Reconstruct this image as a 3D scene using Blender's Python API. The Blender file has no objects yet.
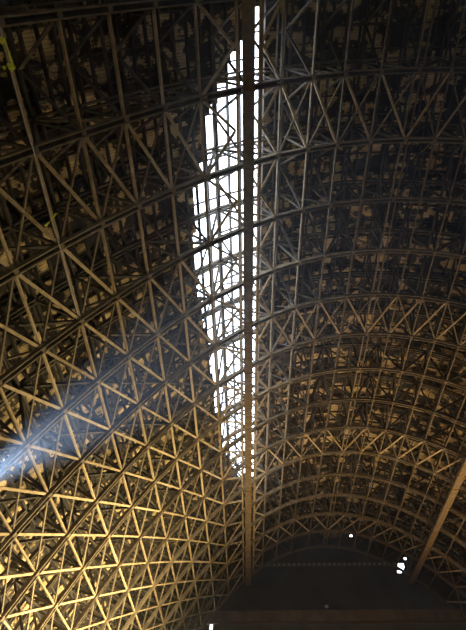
import bpy, bmesh, math, random
from mathutils import Vector, Matrix
random.seed(7)
C = bpy.context.scene.collection
SC = bpy.context.scene

# ------------------------------------------------------------------ camera
CAM = Vector((0, 0, 1.6))
PITCH, YAW, FPX = math.radians(52.6), math.radians(1.1), 471.0
W, H = 466, 630
cd = bpy.data.cameras.new('camera'); cam = bpy.data.objects.new('camera', cd); C.objects.link(cam)
cam.location = CAM; cam.rotation_euler = (math.pi/2 + PITCH, 0, YAW)
cd.sensor_fit = 'VERTICAL'; cd.sensor_height = 36.0; cd.sensor_width = 36.0*W/H
cd.lens = FPX/H*36.0; cd.clip_end = 1000
SC.camera = cam
_R = cam.rotation_euler.to_matrix().transposed()

def proj(p):
    q = _R @ (Vector(p) - CAM)
    if q.z > -0.5: return None
    return (W/2 + FPX*q.x/-q.z, H/2 - FPX*q.y/-q.z)

def in_view(a, b, m=45):
    """does the segment a-b come within m pixels of the frame"""
    pts = [proj(Vector(a).lerp(Vector(b), t)) for t in (0, .25, .5, .75, 1)]
    return any(p and -m < p[0] < W+m and -m < p[1] < H+m for p in pts)

# ------------------------------------------------------------------ hall geometry (metres)
XR, ZR, A, A4 = 16.45, 48.2, 0.0235, 3.2e-6   # ridge position, height and curvature of the inner chord
SP, Y0, NT = 6.11, 2.35, 16              # truss spacing, first truss, number of trusses
DEP = 5.0                                # depth of the trusses
YEND = 95.2
YB = -22.0

_tab = [(0.0, 0.0)]
_s = _x = 0.0
while _x < 50:
    _dx = .02; _m = _x+_dx/2; _s += _dx*math.sqrt(1+(2*A*_m+4*A4*_m**3)**2); _x += _dx; _tab.append((_s, _x))
def off_at(s):
    a = abs(s); lo, hi = 0, len(_tab)-1
    while hi-lo > 1:
        m = (lo+hi)//2
        if _tab[m][0] < a: lo = m
        else: hi = m
    t = (a-_tab[lo][0])/max(1e-9, _tab[hi][0]-_tab[lo][0])
    return math.copysign(_tab[lo][1] + t*(_tab[hi][1]-_tab[lo][1]), s)
def arc(s, d=0.0, y=0.0):
    """point at arc length s from the ridge, d metres outside the inner chord"""
    o = off_at(s); m = -2*A*o-4*A4*o**3; k = math.sqrt(1+m*m)
    return Vector((XR+o - m/k*d, y, ZR-A*o*o-A4*o**4 + d/k))
def nrm(s):
    return (arc(s, 1.0)-arc(s, 0.0)).normalized()

NMAX = 17                                 # nodes -17..17, not quite evenly spaced
_S = {0: 0.0, -1: -3.45, -2: -6.9, -3: -10.1, -4: -13.3, -5: -16.7}
for _i in range(6, 19): _S[-_i] = -21.5-(_i-6)*3.54
for _i in range(1, 7): _S[_i] = 2.79*_i
for _i in range(7, 19): _S[_i] = 16.74+(_i-6)*3.4
def S(n):
    a = math.floor(n); t = n-a
    return _S[a] if t == 0 else _S[a]*(1-t)+_S[a+1]*t
# the node under the catwalks is split in two lines, handled apart
def ty(k): return Y0 + SP*k

# ------------------------------------------------------------------ materials
def mat(name): 
    m = bpy.data.materials.new(name); m.use_nodes = True; nt = m.node_tree
    return m, nt, nt.nodes['Principled BSDF']
def ramp(nt, stops):
    r = nt.nodes.new('ShaderNodeValToRGB')
    while len(r.color_ramp.elements) < len(stops): r.color_ramp.elements.new(.5)
    for e, (p, c) in zip(r.color_ramp.elements, stops): e.position = p; e.color = (*c, 1)
    return r
def wood(name, dark, mid, light, scale=1.4, rough=.85):
    m, nt, b = mat(name); L = nt.links.new
    tc = nt.nodes.new('ShaderNodeTexCoord'); oi = nt.nodes.new('ShaderNodeObjectInfo')
    n = nt.nodes.new('ShaderNodeTexNoise'); n.inputs['Scale'].default_value = scale; n.inputs['Detail'].default_value = 5
    n2 = nt.nodes.new('ShaderNodeTexNoise'); n2.inputs['Scale'].default_value = scale*9; n2.inputs['Detail'].default_value = 3
    L(tc.outputs['Object'], n.inputs['Vector']); L(tc.outputs['Object'], n2.inputs['Vector'])
    a = nt.nodes.new('ShaderNodeMath'); a.operation = 'MULTIPLY_ADD'; a.inputs[1].default_value = .35
    L(oi.outputs['Random'], a.inputs[0]); L(n.outputs['Fac'], a.inputs[2])
    a2 = nt.nodes.new('ShaderNodeMath'); a2.operation = 'MULTIPLY_ADD'; a2.inputs[1].default_value = .3
    L(n2.outputs['Fac'], a2.inputs[0]); L(a.outputs[0], a2.inputs[2])
    r = ramp(nt, [(.45, dark), (.8, mid), (1.1 if False else 1.0, light)]); L(a2.outputs[0], r.inputs[0])
    L(r.outputs[0], b.inputs['Base Color']); b.inputs['Roughness'].default_value = rough
    bp = nt.nodes.new('ShaderNodeBump'); bp.inputs['Strength'].default_value = .3; L(n2.outputs['Fac'], bp.inputs['Height']); L(bp.outputs[0], b.inputs['Normal'])
    return m
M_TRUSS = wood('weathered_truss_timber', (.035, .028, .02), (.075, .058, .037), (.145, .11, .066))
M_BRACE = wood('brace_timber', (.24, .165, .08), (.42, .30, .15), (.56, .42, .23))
M_WALK = wood('catwalk_timber', (.13, .085, .04), (.23, .155, .075), (.32, .225, .11), 2.5)
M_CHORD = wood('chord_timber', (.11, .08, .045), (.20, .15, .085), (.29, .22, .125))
M_PURL = wood('purlin_timber_shaded', (.022, .018, .013), (.042, .033, .022), (.08, .06, .038))  # same wood as the other members, roof shade put into a darker tone
M_RUST = wood('rusty_iron', (.10, .05, .03), (.2, .1, .05), (.3, .17, .09), 4)

def deck_mat():
    m, nt, b = mat('roof_planks'); L = nt.links.new
    tc = nt.nodes.new('ShaderNodeTexCoord')
    mp = nt.nodes.new('ShaderNodeMapping'); L(tc.outputs['UV'], mp.inputs[0])
    br = nt.nodes.new('ShaderNodeTexBrick'); br.inputs['Scale'].default_value = 1.0
    br.inputs['Brick Width'].default_value = 3.2; br.inputs['Row Height'].default_value = .24; br.inputs['Mortar Size'].default_value = .012
    br.inputs['Color1'].default_value = (.44, .30, .13, 1); br.inputs['Color2'].default_value = (.62, .45, .21, 1); br.inputs['Mortar'].default_value = (.03, .02, .012, 1)
    L(mp.outputs[0], br.inputs['Vector'])
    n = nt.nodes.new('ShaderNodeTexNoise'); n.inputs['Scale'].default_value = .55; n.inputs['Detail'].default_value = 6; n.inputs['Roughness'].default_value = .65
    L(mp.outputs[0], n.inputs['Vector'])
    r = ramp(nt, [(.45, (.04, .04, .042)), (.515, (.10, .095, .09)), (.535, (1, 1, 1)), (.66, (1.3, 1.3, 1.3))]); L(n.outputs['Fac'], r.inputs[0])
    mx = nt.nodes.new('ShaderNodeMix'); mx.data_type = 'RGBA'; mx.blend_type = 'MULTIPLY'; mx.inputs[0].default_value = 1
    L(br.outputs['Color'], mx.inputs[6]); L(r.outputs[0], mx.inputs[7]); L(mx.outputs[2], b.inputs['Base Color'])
    b.inputs['Roughness'].default_value = .9
    return m
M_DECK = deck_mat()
def plain(name, c1, c2, scale=.6, rough=.9):
    m, nt, b = mat(name); L = nt.links.new
    tc = nt.nodes.new('ShaderNodeTexCoord'); n = nt.nodes.new('ShaderNodeTexNoise'); n.inputs['Scale'].default_value = scale; n.inputs['Detail'].default_value = 6
    L(tc.outputs['Object'], n.inputs['Vector']); r = ramp(nt, [(.35, c1), (.65, c2)]); L(n.outputs['Fac'], r.inputs[0])
    L(r.outputs[0], b.inputs['Base Color']); b.inputs['Roughness'].default_value = rough
    return m
M_WALL = plain('dark_end_boards', (.055, .052, .045), (.095, .088, .075), .25)  # dark grey-brown boards, faintly mottled
M_HEAD = plain('door_header_timber', (.16, .105, .055), (.27, .19, .10), .5)
M_DOOR = plain('door_boards', (.10, .085, .06), (.15, .125, .09), .3)
M_FLOOR = plain('concrete_floor', (.05, .045, .04), (.10, .09, .075), .2)
M_CABLE = plain('grey_cable', (.5, .5, .46), (.66, .65, .6), 3, .6)
M_RIBB = plain('yellow_green_ribbon', (.86, .88, .04), (.93, .94, .08), 5, .5)
M_LOUV = plain('louvre_boards', (.34, .32, .28), (.42, .4, .35), 2)
M_PATCH = plain('bare_wood_boards', (.30, .17, .07), (.42, .26, .11), 1.0)

# ------------------------------------------------------------------ mesh helpers
def beam(bm, a, b, w, h, up=Vector((0, 0, 1))):
    """a timber of section w x h from a to b; h lies along up"""
    a, b = Vector(a), Vector(b); d = (b-a)
    if d.length < 1e-6: return
    d.normalize(); s = d.cross(up)
    if s.length < 1e-4: s = d.cross(Vector((1, 0, 0)))
    s.normalize(); u = s.cross(d).normalized()
    v = [bm.verts.new(p + s*(w/2*i) + u*(h/2*j)) for p in (a, b) for i, j in ((-1, -1), (1, -1), (1, 1), (-1, 1))]
    for f in ((0, 3, 2, 1), (4, 5, 6, 7), (0, 1, 5, 4), (1, 2, 6, 5), (2, 3, 7, 6), (3, 0, 4, 7)):
        bm.faces.new([v[i] for i in f])
def tube(bm, pts, r, n=6):
    rings = []
    for i, p in enumerate(pts):
        p = Vector(p); d = (Vector(pts[min(i+1, len(pts)-1)]) - Vector(pts[max(i-1, 0)])).normalized()
        s = d.cross(Vector((0, 0, 1)));  s = s if s.length > 1e-3 else Vector((1, 0, 0)); s.normalize(); u = s.cross(d)
        rings.append([bm.verts.new(p + r*(math.cos(t*2*math.pi/n)*s + math.sin(t*2*math.pi/n)*u)) for t in range(n)])
    for a, b in zip(rings, rings[1:]):
        for t in range(n): bm.faces.new((a[t], a[(t+1) % n], b[(t+1) % n], b[t]))
    bm.faces.new(rings[0][::-1]); bm.faces.new(rings[-1])
def mesh_of(name, bm, m):
    bmesh.ops.recalc_face_normals(bm, faces=bm.faces[:])
    me = bpy.data.meshes.new(name); bm.to_mesh(me); bm.free(); me.materials.append(m); return me
def link(name, me, parent=None, loc=None):
    o = bpy.data.objects.new(name, me); C.objects.link(o)
    if parent: o.parent = parent
    if loc: o.location = loc
    return o
def obj(name, bm, m, parent=None, loc=None): return link(name, mesh_of(name, bm, m), parent, loc)
def bmn(): return bmesh.new()
def tag(o, label, cat, group=None):
    o['label'] = label; o['category'] = cat
    if group: o['group'] = group
    return o
def thing(name, label, cat, loc=(0, 0, 0), group=None):
    o = bpy.data.objects.new(name, None); C.objects.link(o); o.location = loc; o.empty_display_size = .3
    return tag(o, label, cat, group)
def struct(o): o['kind'] = 'structure'; return o
ORD = 'zeroth first second third fourth fifth sixth seventh eighth ninth tenth eleventh twelfth thirteenth fourteenth fifteenth sixteenth seventeenth'.split()
def one(a, b, w, h, up): 
    bm = bmn(); beam(bm, a, b, w, h, up); return bm

# ------------------------------------------------------------------ arch trusses
NS = list(range(-NMAX, NMAX+1))
def chord_bm(d, w, h, gap, spacer):
    bm = bmn()
    for sy in (-1, 1):
        for n in NS[:-1]:
            a, b = arc(S(n), d), arc(S(n+1), d); u = nrm(S(n+.5))
            y = Vector((0, sy*gap/2, 0)); e = (b-a).normalized()*.03
            beam(bm, a+y-e, b+y+e, w, h, u)
    for n in NS:                                   # spacer blocks between the two chord planks
        for q in (0,):
            p = arc(S(n+q), d); u = nrm(S(n+q)); t = u.cross(Vector((0, 1, 0)))
            beam(bm, p-t*spacer, p+t*spacer, gap-w, h*.8, u)
    return bm
ME_LOW = mesh_of('lower_chord', chord_bm(0, .09, .36, .38, .16), M_CHORD)
bm = bmn()
for n in NS[:-1]: beam(bm, arc(S(n), .04), arc(S(n+1), .04), .29, .10, nrm(S(n+.5)))
ME_GAP = mesh_of('chord_gap_shade', bm, M_PURL)  # dark board filling the open gap, shade between the planks as colour
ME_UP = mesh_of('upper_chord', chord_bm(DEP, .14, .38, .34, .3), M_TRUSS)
posts, diags = {}, {}
for n in NS:
    a, b = arc(S(n), 0), arc(S(n), DEP)
    posts[n] = (mesh_of('post', one(a, b, .2, .16, Vector((0, 1, 0))), M_TRUSS), a, b)
for n in NS[:-1]:
    p, q = (n, n+1) if (n % 2 == 0) else (n+1, n)
    a, b = arc(S(p), 0), arc(S(q), DEP)
    diags[n] = (mesh_of('diagonal', one(a, b, .22, .18, Vector((0, 1, 0))), M_TRUSS), a, b)
near = {0: 'almost straight overhead along the top edge, darkest of all', 1: 'crossing the top tip of the bright roof gap',
        2: 'crossing the upper part of the bright roof gap', 3: 'crossing the widest part of the bright roof gap'}
for k in range(NT):
    r = NT-k
    lab = f'weathered timber arch truss, {ORD[r]} counted from the boarded end wall' if k not in near else f'weathered timber arch truss {near[k]}'
    if k == NT-1: lab = 'weathered timber arch truss standing right against the dark boarded end wall'
    t = thing('arch_truss', lab, 'roof truss', (0, ty(k), 0), 'arch trusses of the vault')
    y = Vector((0, ty(k), 0))
    link('lower_chord', ME_LOW, t); link('chord_gap_shade', ME_GAP, t); link('upper_chord', ME_UP, t)
    for n, (me, a, b) in posts.items():
        if in_view(a+y, b+y): link('post', me, t)
    for n, (me, a, b) in diags.items():
        if in_view(a+y, b+y): link('diagonal', me, t)

# ------------------------------------------------------------------ lengthwise lines: strut at the inner nodes, beam at the outer ones, sway diagonals between
def off_s(x):                                       # arc length of a point of the inner chord at world x
    o = abs(x-XR); lo, hi = 0, len(_tab)-1
    while hi-lo > 1:
        m = (lo+hi)//2
        if _tab[m][1] < o: lo = m
        else: hi = m
    return math.copysign(_tab[lo][0], x-XR)
XCAT = (1.05, 31.73)                                # the two catwalks
lines = []
for n in NS:
    if n == 0: lines.append((S(n), (-.3, .3), 'the doubled timber strut line running along the crown of the vault'))
    elif n == -5: lines.append((S(n), (-1.05, 1.3), 'pair of lengthwise timber struts either side of the catwalk under the bright roof gap'))
    elif n == 6: lines.append((S(n), (-1.0, 1.0), 'pair of lengthwise timber struts above the catwalk on the dim right side'))
    else:
        if n < -5: w = f'{ORD[-5-n]} line outward from the bright roof gap on the golden left slope'
        elif n < 0: w = f'{ORD[n+5]} line from the catwalk by the roof gap towards the crown'
        elif n < 6: w = f'{ORD[n]} line from the crown towards the dim right catwalk'
        else: w = f'{ORD[n-6]} line outward from the dim right catwalk'
        lines.append((S(n), (0,), 'lengthwise timber truss, ' + w))
for (s, offs, lab) in lines:
    vis = [k for k in range(NT-1) if in_view(arc(s, 0, ty(k)), arc(s, DEP, ty(k+1)))]
    if not vis: continue
    k0, k1 = max(0, min(vis)-1), min(NT-1, max(vis)+2)
    t = thing('lengthwise_truss', lab, 'roof strut', (0, ty(k0), 0), 'lengthwise timber lines of the vault')
    Lg = ty(k1)-ty(k0); u = nrm(s)
    for o in offs:
        a = arc(s+o, .12)
        obj('lower_strut', one(a, a+Vector((0, Lg, 0)), .30 if o == 1.3 else .13, .22, u), M_BRACE if lab.endswith('golden left slope') or 'either side' in lab else M_CHORD, t)  # struts on the lit slope and by the gap: light put into paler timber
    a = arc(s, DEP-.05)
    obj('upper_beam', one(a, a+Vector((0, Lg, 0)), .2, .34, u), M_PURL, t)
    i, o = arc(s, .1), arc(s, DEP-.1); Y = Vector((0, SP, 0))
    m1 = mesh_of('sway_diagonal', one(i, o+Y*.5, .15, .2, Vector((1, 0, 0))), M_TRUSS)
    m2 = mesh_of('sway_diagonal', one(o+Y*.5, i+Y, .15, .2, Vector((1, 0, 0))), M_TRUSS)
    for k in range(k0, k1):
        y = Vector((0, ty(k), 0))
        if in_view(i+y, o+y+Y, 10):
            link('sway_diagonal', m1, t, (0, ty(k)-ty(k0), 0)); link('sway_diagonal', m2, t, (0, ty(k)-ty(k0), 0))

# ------------------------------------------------------------------ cross bracing between the lower chords
FULL = (1, 5, 9, 13)
bme = {}
def brace_mesh(key, a, b, w=.2, h=.16):
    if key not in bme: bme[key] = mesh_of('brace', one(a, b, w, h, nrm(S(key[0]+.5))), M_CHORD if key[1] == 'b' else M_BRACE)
    return bme[key]
sR, sL = off_s(XCAT[0]+1.1), off_s(XCAT[0]-1.05)
for k in range(NT-1):
    r = NT-1-k
    lab = (f'crossed timber braces spanning the whole vault, {ORD[r]} bay from the end wall' if k in FULL else
           f'crossed timber braces on the outer slopes, {ORD[r]} bay from the end wall')
    if k == 0: lab = 'pair of timber braces beside the catwalk at the top tip of the roof gap'
    t = thing('cross_bracing', lab, 'bracing', (0, ty(k), 0), 'cross bracing of the vault')
    y = Vector((0, ty(k), 0)); Y = Vector((0, SP, 0)); cnt = 0
    for n in NS[:-1]:
        xm = arc(S(n+.5)).x
        a0, a1 = arc(S(n), .10), arc(S(n+1), .10)
        if not in_view(a0+y, a1+y+Y, 20): continue
        if n in (-5, -6):                                     # K bracing beside the catwalk under the gap
            sa = sR if n == -5 else sL; sb = S(-4 if n == -5 else -6)
            p, q = arc(sa, .05)+Y*.5, arc(sb, .05)
            link('brace', brace_mesh((n, 'k1'), q, p), t); link('brace', brace_mesh((n, 'k2'), p, q+Y), t)
            p2 = arc(sa, .05)
            link('brace', brace_mesh((n, 'k3'), p2, q+Y*.0, .14, .14), t); cnt += 3
            continue
        on = k in FULL or (k >= 3 and (xm < -1.5 or xm > 36)) or (k == 2 and xm < -9.5)
        if not on: continue
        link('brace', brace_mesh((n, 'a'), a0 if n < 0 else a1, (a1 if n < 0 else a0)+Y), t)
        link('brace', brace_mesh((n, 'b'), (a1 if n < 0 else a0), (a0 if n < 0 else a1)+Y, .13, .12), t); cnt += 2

# ------------------------------------------------------------------ roof: planks with the gap, purlins, rafters
DD = DEP+.85
hole = [(2.4, 3.0), (1.9, 3.2), (1.1, 5.0), (-.6, 8.0), (-2.6, 12), (-4.2, 19.0), (-4.6, 27.0), (-4.0, 39), (-3.3, 52), (-2.5, 62), (-.4, 71), (2.4, 73)]
def inside(x, y):
    c = False
    for (x1, y1), (x2, y2) in zip(hole, hole[1:]+hole[:1]):
        if (y1 > y) != (y2 > y) and x < (x2-x1)*(y-y1)/(y2-y1)+x1: c = not c
    return c
bm = bmn(); uvl = bm.loops.layers.uv.new('UVMap')
SM = 67.0; GS, GY = .42, .8
ns, ny = int(2*SM/GS), int((YEND+.4-YB)/GY)+1
vs = {}
rnd = random.Random(3)
def vv(i, j):
    if (i, j) not in vs:
        vs[(i, j)] = bm.verts.new(arc(-SM+i*GS, DD, YB+j*GY))
    return vs[(i, j)]
for i in range(ns):
    wob = rnd.uniform(-.5, .5)
    for j in range(ny):
        p = arc(-SM+(i+.5)*GS, DD); y = YB+(j+.5)*GY
        if inside(p.x + rnd.uniform(-.12, .12), y+wob) or (abs(-SM+(i+.5)*GS+48.3) < .9 and abs(y-31.3) < 1.0): continue   # the long gap, and an opening added behind the blue streak lamp
        f = bm.faces.new((vv(i, j), vv(i+1, j), vv(i+1, j+1), vv(i, j+1)))
        for l, (a, b) in zip(f.loops, ((i, j), (i+1, j), (i+1, j+1), (i, j+1))): l[uvl].uv = (a*GS, b*GY)
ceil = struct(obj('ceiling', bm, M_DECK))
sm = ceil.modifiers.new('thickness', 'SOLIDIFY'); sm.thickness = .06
# purlins
np_ = 0
s = -60.0
while s < 55:
    d = DEP+.35; pts = [Vector(arc(s, d, yy)) for yy in range(2, 96, 4)]
    seen = [p for p in pts if in_view(p, p, 10)]
    if seen:
        a, b = Vector(arc(s, d, seen[0].y-3)), Vector(arc(s, d, min(YEND-.1, seen[-1].y+4)))
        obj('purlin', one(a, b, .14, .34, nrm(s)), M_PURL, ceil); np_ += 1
    s += 1.15
# rafters
yy = 3.4
while yy < YEND:
    bm = bmn(); pr = None; drop = rnd.random()
    for i in range(-44, 44):
        a, b = arc(i*1.5, DEP+.66, yy), arc((i+1)*1.5, DEP+.66, yy)
        xm = (a.x+b.x)/2
        if inside(xm, yy) and drop < .35: continue
        if in_view(a, b, 60): beam(bm, a, b, .12, .24, nrm((i+.5)*1.5))
    if len(bm.faces): obj('rafter', bm, M_PURL, ceil)
    else: bm.free()
    yy += SP/3

# ------------------------------------------------------------------ catwalks hung under the arches
def catwalk(x, lab, y1):
    z = 1.6+39.7; wd = .86
    t = thing('catwalk', lab, 'catwalk', (x, 1.0, z), 'catwalks hung under the vault')
    L = y1-1.0
    bm = bmn(); q = 0
    r2 = random.Random(int(x*10))
    while q < L-.3:                                     # cross boards of the deck
        ZB = .04*(int(q/.285) % 2)+r2.uniform(0, .01)
        beam(bm, (-wd/2-r2.uniform(0, .03), q+.14, ZB), (wd/2+r2.uniform(0, .03), q+.14, ZB), .30, .05)
        q += .285
    obj('deck_boards', bm, M_WALK, t)
    for sx in (-1, 1):
        obj('stringer', one((sx*(wd/2), 0, .12), (sx*(wd/2), L, .12), .10, .22, Vector((0, 0, 1))), M_WALK, t)
        bm = bmn(); tube(bm, [(sx*wd/2, 0, 1.1), (sx*wd/2, L, 1.1)], .03); obj('handrail', bm, M_WALK, t)
    pm = {sx: mesh_of('rail_post', one((sx*wd/2, 0, 0), (sx*wd/2, 0, 1.1), .07, .07, Vector((0, 1, 0))), M_WALK) for sx in (-1, 1)}
    bm = bmn()                                          # iron strap looped under the deck
    tube(bm, [(-wd/2-.08, 0, .9), (-wd/2-.08, 0, 0), (-wd/2, 0, -.07), (wd/2, 0, -.07), (wd/2+.08, 0, 0), (wd/2+.08, 0, .9)], .035)
    hm = mesh_of('hanger_strap', bm, M_RUST)
    for k in range(NT):
        link('hanger_strap', hm, t, (0, ty(k)-1.0, 0))
        for h in (0, .5):
            yl = ty(k)-1.0+SP*h+.3
            if yl < L:
                for sx in (-1, 1): link('rail_post', pm[sx], t, (0, yl, 0))
    return t
catwalk(XCAT[0], 'long narrow timber catwalk hanging straight under the bright roof gap', 94.9)
catwalk(XCAT[1], 'timber catwalk slanting down at the lower right, lit warm orange brown', 94.9)

# ------------------------------------------------------------------ end walls and floor
def cell_wall(name, m, y, holes, zlo, xs, zs, parent=None):
    """boards between zlo and the arch, cut on a grid, with the listed cells (x0,x1,z0,z1) left open"""
    xs = sorted(set(xs + [v for h in holes for v in h[:2]])); bm = bmn()
    
    outer = [arc(-70+q*.5, DD) for q in range(281)]
    def top(x):
        for p, q in zip(outer, outer[1:]):
            if p.x <= x <= q.x: return p.z+(q.z-p.z)*(x-p.x)/(q.x-p.x)
        return 0.0
    for x0, x1 in zip(xs, xs[1:]):
        t0, t1 = top(x0), top(x1)
        cz = sorted(set([zlo] + [z for z in zs if zlo < z < min(t0, t1)-.2] + [v for h in holes for v in h[2:]]))
        cz = [z for z in cz if z < min(t0, t1)-.05]
        for z0, z1 in zip(cz, cz[1:]+[None]):
            if any(x0 >= h[0]-1e-6 and x1 <= h[1]+1e-6 and z1 is not None and z0 >= h[2]-1e-6 and z1 <= h[3]+1e-6 for h in holes): continue
            a, b = (z1, z1) if z1 is not None else (t0, t1)
            if max(a, b) <= z0: continue
            bm.faces.new([bm.verts.new(p) for p in ((x0, y, z0), (x1, y, z0), (x1, y, max(b, z0)), (x0, y, max(a, z0)))])
    bmesh.ops.remove_doubles(bm, verts=bm.verts[:], dist=1e-4)
    o = obj(name, bm, m, parent); sm = o.modifiers.new('thickness', 'SOLIDIFY'); sm.thickness = .12
    return o
def at_wall(px, py, y=YEND):
    """point of the end wall seen at a pixel, worked out once to place the broken boards"""
    d = cam.rotation_euler.to_matrix() @ Vector(((px-W/2)/FPX, -(py-H/2)/FPX, -1)); t = (y-CAM.y)/d.y
    return CAM + d*t
def hole_box(px0, py0, px1, py1):
    a, b = at_wall(px0, py1), at_wall(px1, py0); return (a.x, b.x, a.z, b.z)
holes = [hole_box(397.6, 563.4, 403.2, 568.2), hole_box(399.6, 568.2, 403.2, 569.8), hole_box(397.6, 570.6, 401.2, 573.2), hole_box(404.2, 557.6, 406.6, 560),
         hole_box(349.8, 535, 352.2, 537), hole_box(280.2, 564, 281.8, 565.6)]
XS = [XR-46+i*2.3 for i in range(41)]; ZS = [i*3.0 for i in range(20)]
ZH = 1.6+95.2*math.tan(math.radians(20.35))
struct(cell_wall('wall_end', M_WALL, YEND, holes, ZH-1.0, XS, ZS))
lo_holes = [hole_box(209.6, 625, 212.6, 634)]
# lower part: tall sliding hangar doors under the header
ex = [-29.0, -9.0+.0, 8.0, 25.0, 42.0, 62.0]
for i, (x0, x1) in enumerate(zip(ex, ex[1:])):
    bm = bmn()
    if i == 0: x1 = lo_holes[0][0]
    if i == 1: x0 = lo_holes[0][1]
    beam(bm, ((x0+x1)/2, YEND+.35, 0), ((x0+x1)/2, YEND+.35, ZH-1.4), x1-x0, .2, Vector((0, 1, 0)))
    d = struct(obj(f'door_{i+1}', bm, M_DOOR))
    bm = bmn()
    for q in range(1, 9): beam(bm, (x0, YEND+.2, q*4.2), (x1, YEND+.2, q*4.2), .12, .3, Vector((0, 0, 1)))
    obj('door_rail', bm, M_HEAD, d)
bm = bmn(); beam(bm, (-30, YEND-.35, ZH-1.0), (63, YEND-.35, ZH-1.0), .7, 2.0, Vector((0, 0, 1))); hd = struct(obj('trim_1', bm, M_HEAD))
bm = bmn(); beam(bm, (-30, YEND-.8, ZH-1.95), (63, YEND-.8, ZH-1.95), .3, .25, Vector((0, 0, 1))); obj('door_track', bm, M_RUST, hd)
# girt with a row of small vent blocks high on the end wall
p0, p1 = at_wall(262, 565.5), at_wall(398, 565.5); zg = p0.z
bm = bmn(); beam(bm, (p0.x, YEND-.1, zg), (p1.x, YEND-.1, zg), .16, .7, Vector((0, 0, 1))); gt = struct(obj('trim_2', bm, M_DOOR))
q = p0.x+.4
while q < p1.x-.3:
    bm = bmn(); beam(bm, (q-.22, YEND-.24, zg), (q+.22, YEND-.24, zg), .16, .36, Vector((0, 0, 1))); obj('vent_block', bm, M_LOUV, gt); q += .98
# patch of bare boards near the crown
c = at_wall(330, 534); bm = bmn()
for i in range(6): beam(bm, (c.x-2.2+.3*abs(i-3), YEND-.16, c.z-.8+i*.3), (c.x+2.4-.5*abs(i-2), YEND-.16, c.z-.8+i*.3), .06, .26, Vector((0, 0, 1)))
tag(obj('board_patch', bm, M_PATCH), 'small patch of reddish bare boards high on the end wall near the crown', 'boards')
# small lamp on the door header
p = at_wall(326.5, 609.5); t = thing('floodlight', 'tiny pale lamp housing on top of the long door header beam', 'lamp', (p.x, YEND-.5, ZH))
bm = bmn(); beam(bm, (0, 0, 0), (0, 0, .35), .12, .12, Vector((0, 1, 0))); obj('bracket', bm, M_RUST, t)
bm = bmn(); bmesh.ops.create_uvsphere(bm, u_segments=12, v_segments=8, radius=.36, matrix=Matrix.Translation((0, -.1, .6)) @ Matrix.Diagonal((1, .7, .8, 1))); obj('housing', bm, M_CABLE, t)

bm = bmn(); beam(bm, (XR, YB-3, -.1), (XR, YEND+3, -.1), 100, .2, Vector((0, 0, 1))); struct(obj('floor', bm, M_FLOOR))
struct(cell_wall('wall_entrance', M_WALL, YB, [], 0, XS, ZS))

# ------------------------------------------------------------------ cable with ribbons on the near left slope
cx, cz = -10.75, 1.6+25.2
cab = lambda y: Vector((cx, y, cz - .12*math.sin(math.pi*((y-2.35) % SP)/SP)))
bm = bmn(); tube(bm, [cab(2.0+i*.5) for i in range(35)], .03)
tag(obj('cable', bm, M_CABLE), 'thin grey cable running under the trusses on the near left slope', 'cable')
def ribbon(pts, w, lab, knots=()):
    bm = bmn(); pts = [Vector(p) for p in pts]; n = len(pts); rows = []
    for i, p in enumerate(pts):
        tw = Vector((math.cos(i*.5), math.sin(i*.5)*.5, -.3)).normalized()
        rows.append((bm.verts.new(p-tw*w/2), bm.verts.new(p+tw*w/2)))
    for a, b in zip(rows, rows[1:]): bm.faces.new((a[0], a[1], b[1], b[0]))
    r = thing('ribbon', lab, 'ribbon', pts[0])
    o = obj('strip', bm, M_RIBB, r); o.data.transform(Matrix.Translation(-pts[0]))
    sm = o.modifiers.new('thickness', 'SOLIDIFY'); sm.thickness = .012
    for kpos, s in knots:
        bm = bmn(); bmesh.ops.create_icosphere(bm, subdivisions=2, radius=s)
        for v in bm.verts:
            v.co *= 1+.35*math.sin(v.co.x*37+v.co.y*51+v.co.z*29); v.co.z *= .8
        obj('knot', bm, M_RIBB, r, Vector(kpos)-pts[0])
def near_cable(px, py, zz):
    d = cam.rotation_euler.to_matrix() @ Vector(((px-W/2)/FPX, -(py-H/2)/FPX, -1)); t = (zz-CAM.z)/d.z
    return CAM+d*t
a, b = near_cable(4.5, 40, cz-.1), near_cable(13.5, 67, cz-.1)
ribbon([a.lerp(b, i/8) for i in range(9)], .12, 'bright yellow green ribbon knotted at both ends on cable at upper left edge', ((a-Vector((.15, 0, 0)), .16), (b-Vector((.1, 0, .05)), .17), (b-Vector((.42, -.02, .05)), .09)))
a, b = near_cable(56.5, 213, cz-.15), near_cable(45.5, 226, cz-.6)
ribbon([a.lerp(b, i/8)+Vector((0, 0, -.08*math.sin(i/8*3.1))) for i in range(9)], .14, 'short yellow green ribbon hanging loose from the thin cable')

# ------------------------------------------------------------------ light
w = bpy.data.worlds.new('World'); SC.world = w; w.use_nodes = True
bg = w.node_tree.nodes['Background']; bg.inputs[0].default_value = (.80, .88, 1, 1); bg.inputs[1].default_value = 7.0
sun = bpy.data.lights.new('overcast_daylight', 'SUN'); sun.energy = 9; sun.angle = math.radians(100); sun.color = (.9, .94, 1)
su = bpy.data.objects.new('overcast_daylight', sun); C.objects.link(su); su.rotation_euler = (0, math.radians(-18), 0); su.location = (-10, 40, 90)
def area(name, loc, tgt, sx, sy, power, col):
    l = bpy.data.lights.new(name, 'AREA'); l.shape = 'RECTANGLE'; l.size = sx; l.size_y = sy; l.energy = power; l.color = col
    o = bpy.data.objects.new(name, l); C.objects.link(o); o.location = loc
    o.rotation_euler = (Vector(tgt)-Vector(loc)).to_track_quat('-Z', 'Y').to_euler(); return o
area('left_slope_fill', (2, 53, 3), (-22, 51, 14), 14, 6, 29000, (1, .82, .46)).data.spread = math.radians(128)  # unseen warm lamp added mid-hall to brighten the left slope
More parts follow.
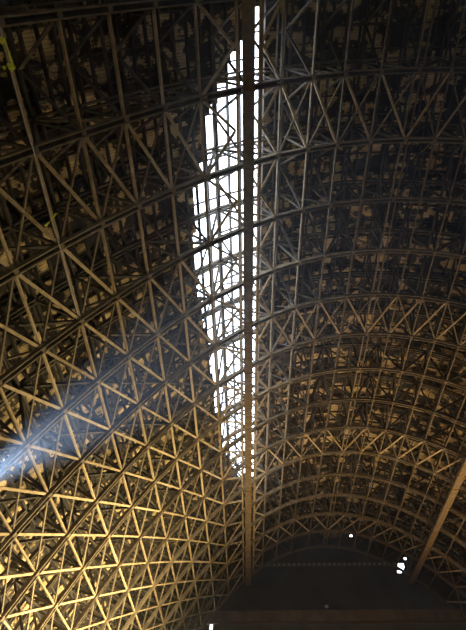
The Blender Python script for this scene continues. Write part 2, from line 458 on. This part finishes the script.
area('catwalk_fill', (6, 62, 1.0), (3, 60, 40), 14, 20, 3400, (1, .78, .42)).data.spread = math.radians(84)  # unseen lamp added by the floor to warm the middle catwalk
area('right_catwalk_fill', (38, 62, 1.0), (33, 56, 40), 14, 20, 5200, (1, .68, .36)).data.spread = math.radians(84)  # another added lamp, out of view, warming the right catwalk and arches
area('entrance_fill', (10, YB+1, 8), (10, 40, 20), 30, 14, 1000, (1, .86, .62))  # dim fill lamp added before the closed wall behind the camera
# dusty air in the hall
bm = bmn(); bmesh.ops.create_cube(bm, size=1, matrix=Matrix.Translation((XR, 38, 30)) @ Matrix.Diagonal((140, 135, 66, 1)))
hm = bpy.data.materials.new('dusty_air'); hm.use_nodes = True; nt = hm.node_tree; nt.nodes.remove(nt.nodes['Principled BSDF'])
vsn = nt.nodes.new('ShaderNodeVolumeScatter'); vsn.inputs['Density'].default_value = .00095; vsn.inputs['Anisotropy'].default_value = .68; vsn.inputs['Color'].default_value = (.9, .95, 1, 1)
nt.links.new(vsn.outputs[0], nt.nodes['Material Output'].inputs['Volume'])
hz = obj('haze', bm, hm); hz['kind'] = 'stuff'; hz['label'] = 'thin dusty haze filling the hall'
# unseen blue spot lamp added at the left slope to make the pale streak
def pix(px, py, dist): return near_cable(px, py, CAM.z+1) - CAM
v0, v1 = pix(-34, 490, 1).normalized(), pix(215, 335, 1).normalized()
t0 = 10.0
while True:
    q = CAM+v0*t0
    if q.z > arc(off_s(q.x), 0).z-.8 or t0 > 80: break
    t0 += .2
P0, P1 = CAM+v0*t0, CAM+v1*15.0
sl = bpy.data.lights.new('blue_streak_lamp', 'SPOT'); sl.energy = 320000; sl.color = (.45, .66, 1); sl.spot_size = math.radians(13.5); sl.spot_blend = .7; sl.shadow_soft_size = .4
so = bpy.data.objects.new('blue_streak_lamp', sl); C.objects.link(so); so.location = P0; so.rotation_euler = (P1-P0).to_track_quat('-Z', 'Y').to_euler()
SC.view_settings.view_transform = 'Standard'; SC.view_settings.look = 'None'; SC.view_settings.gamma = 1; SC.view_settings.exposure = 0
SC.view_settings.use_curve_mapping = False
SC.cycles.use_denoising = True
SC.cycles.max_bounces = 4; SC.cycles.diffuse_bounces = 3
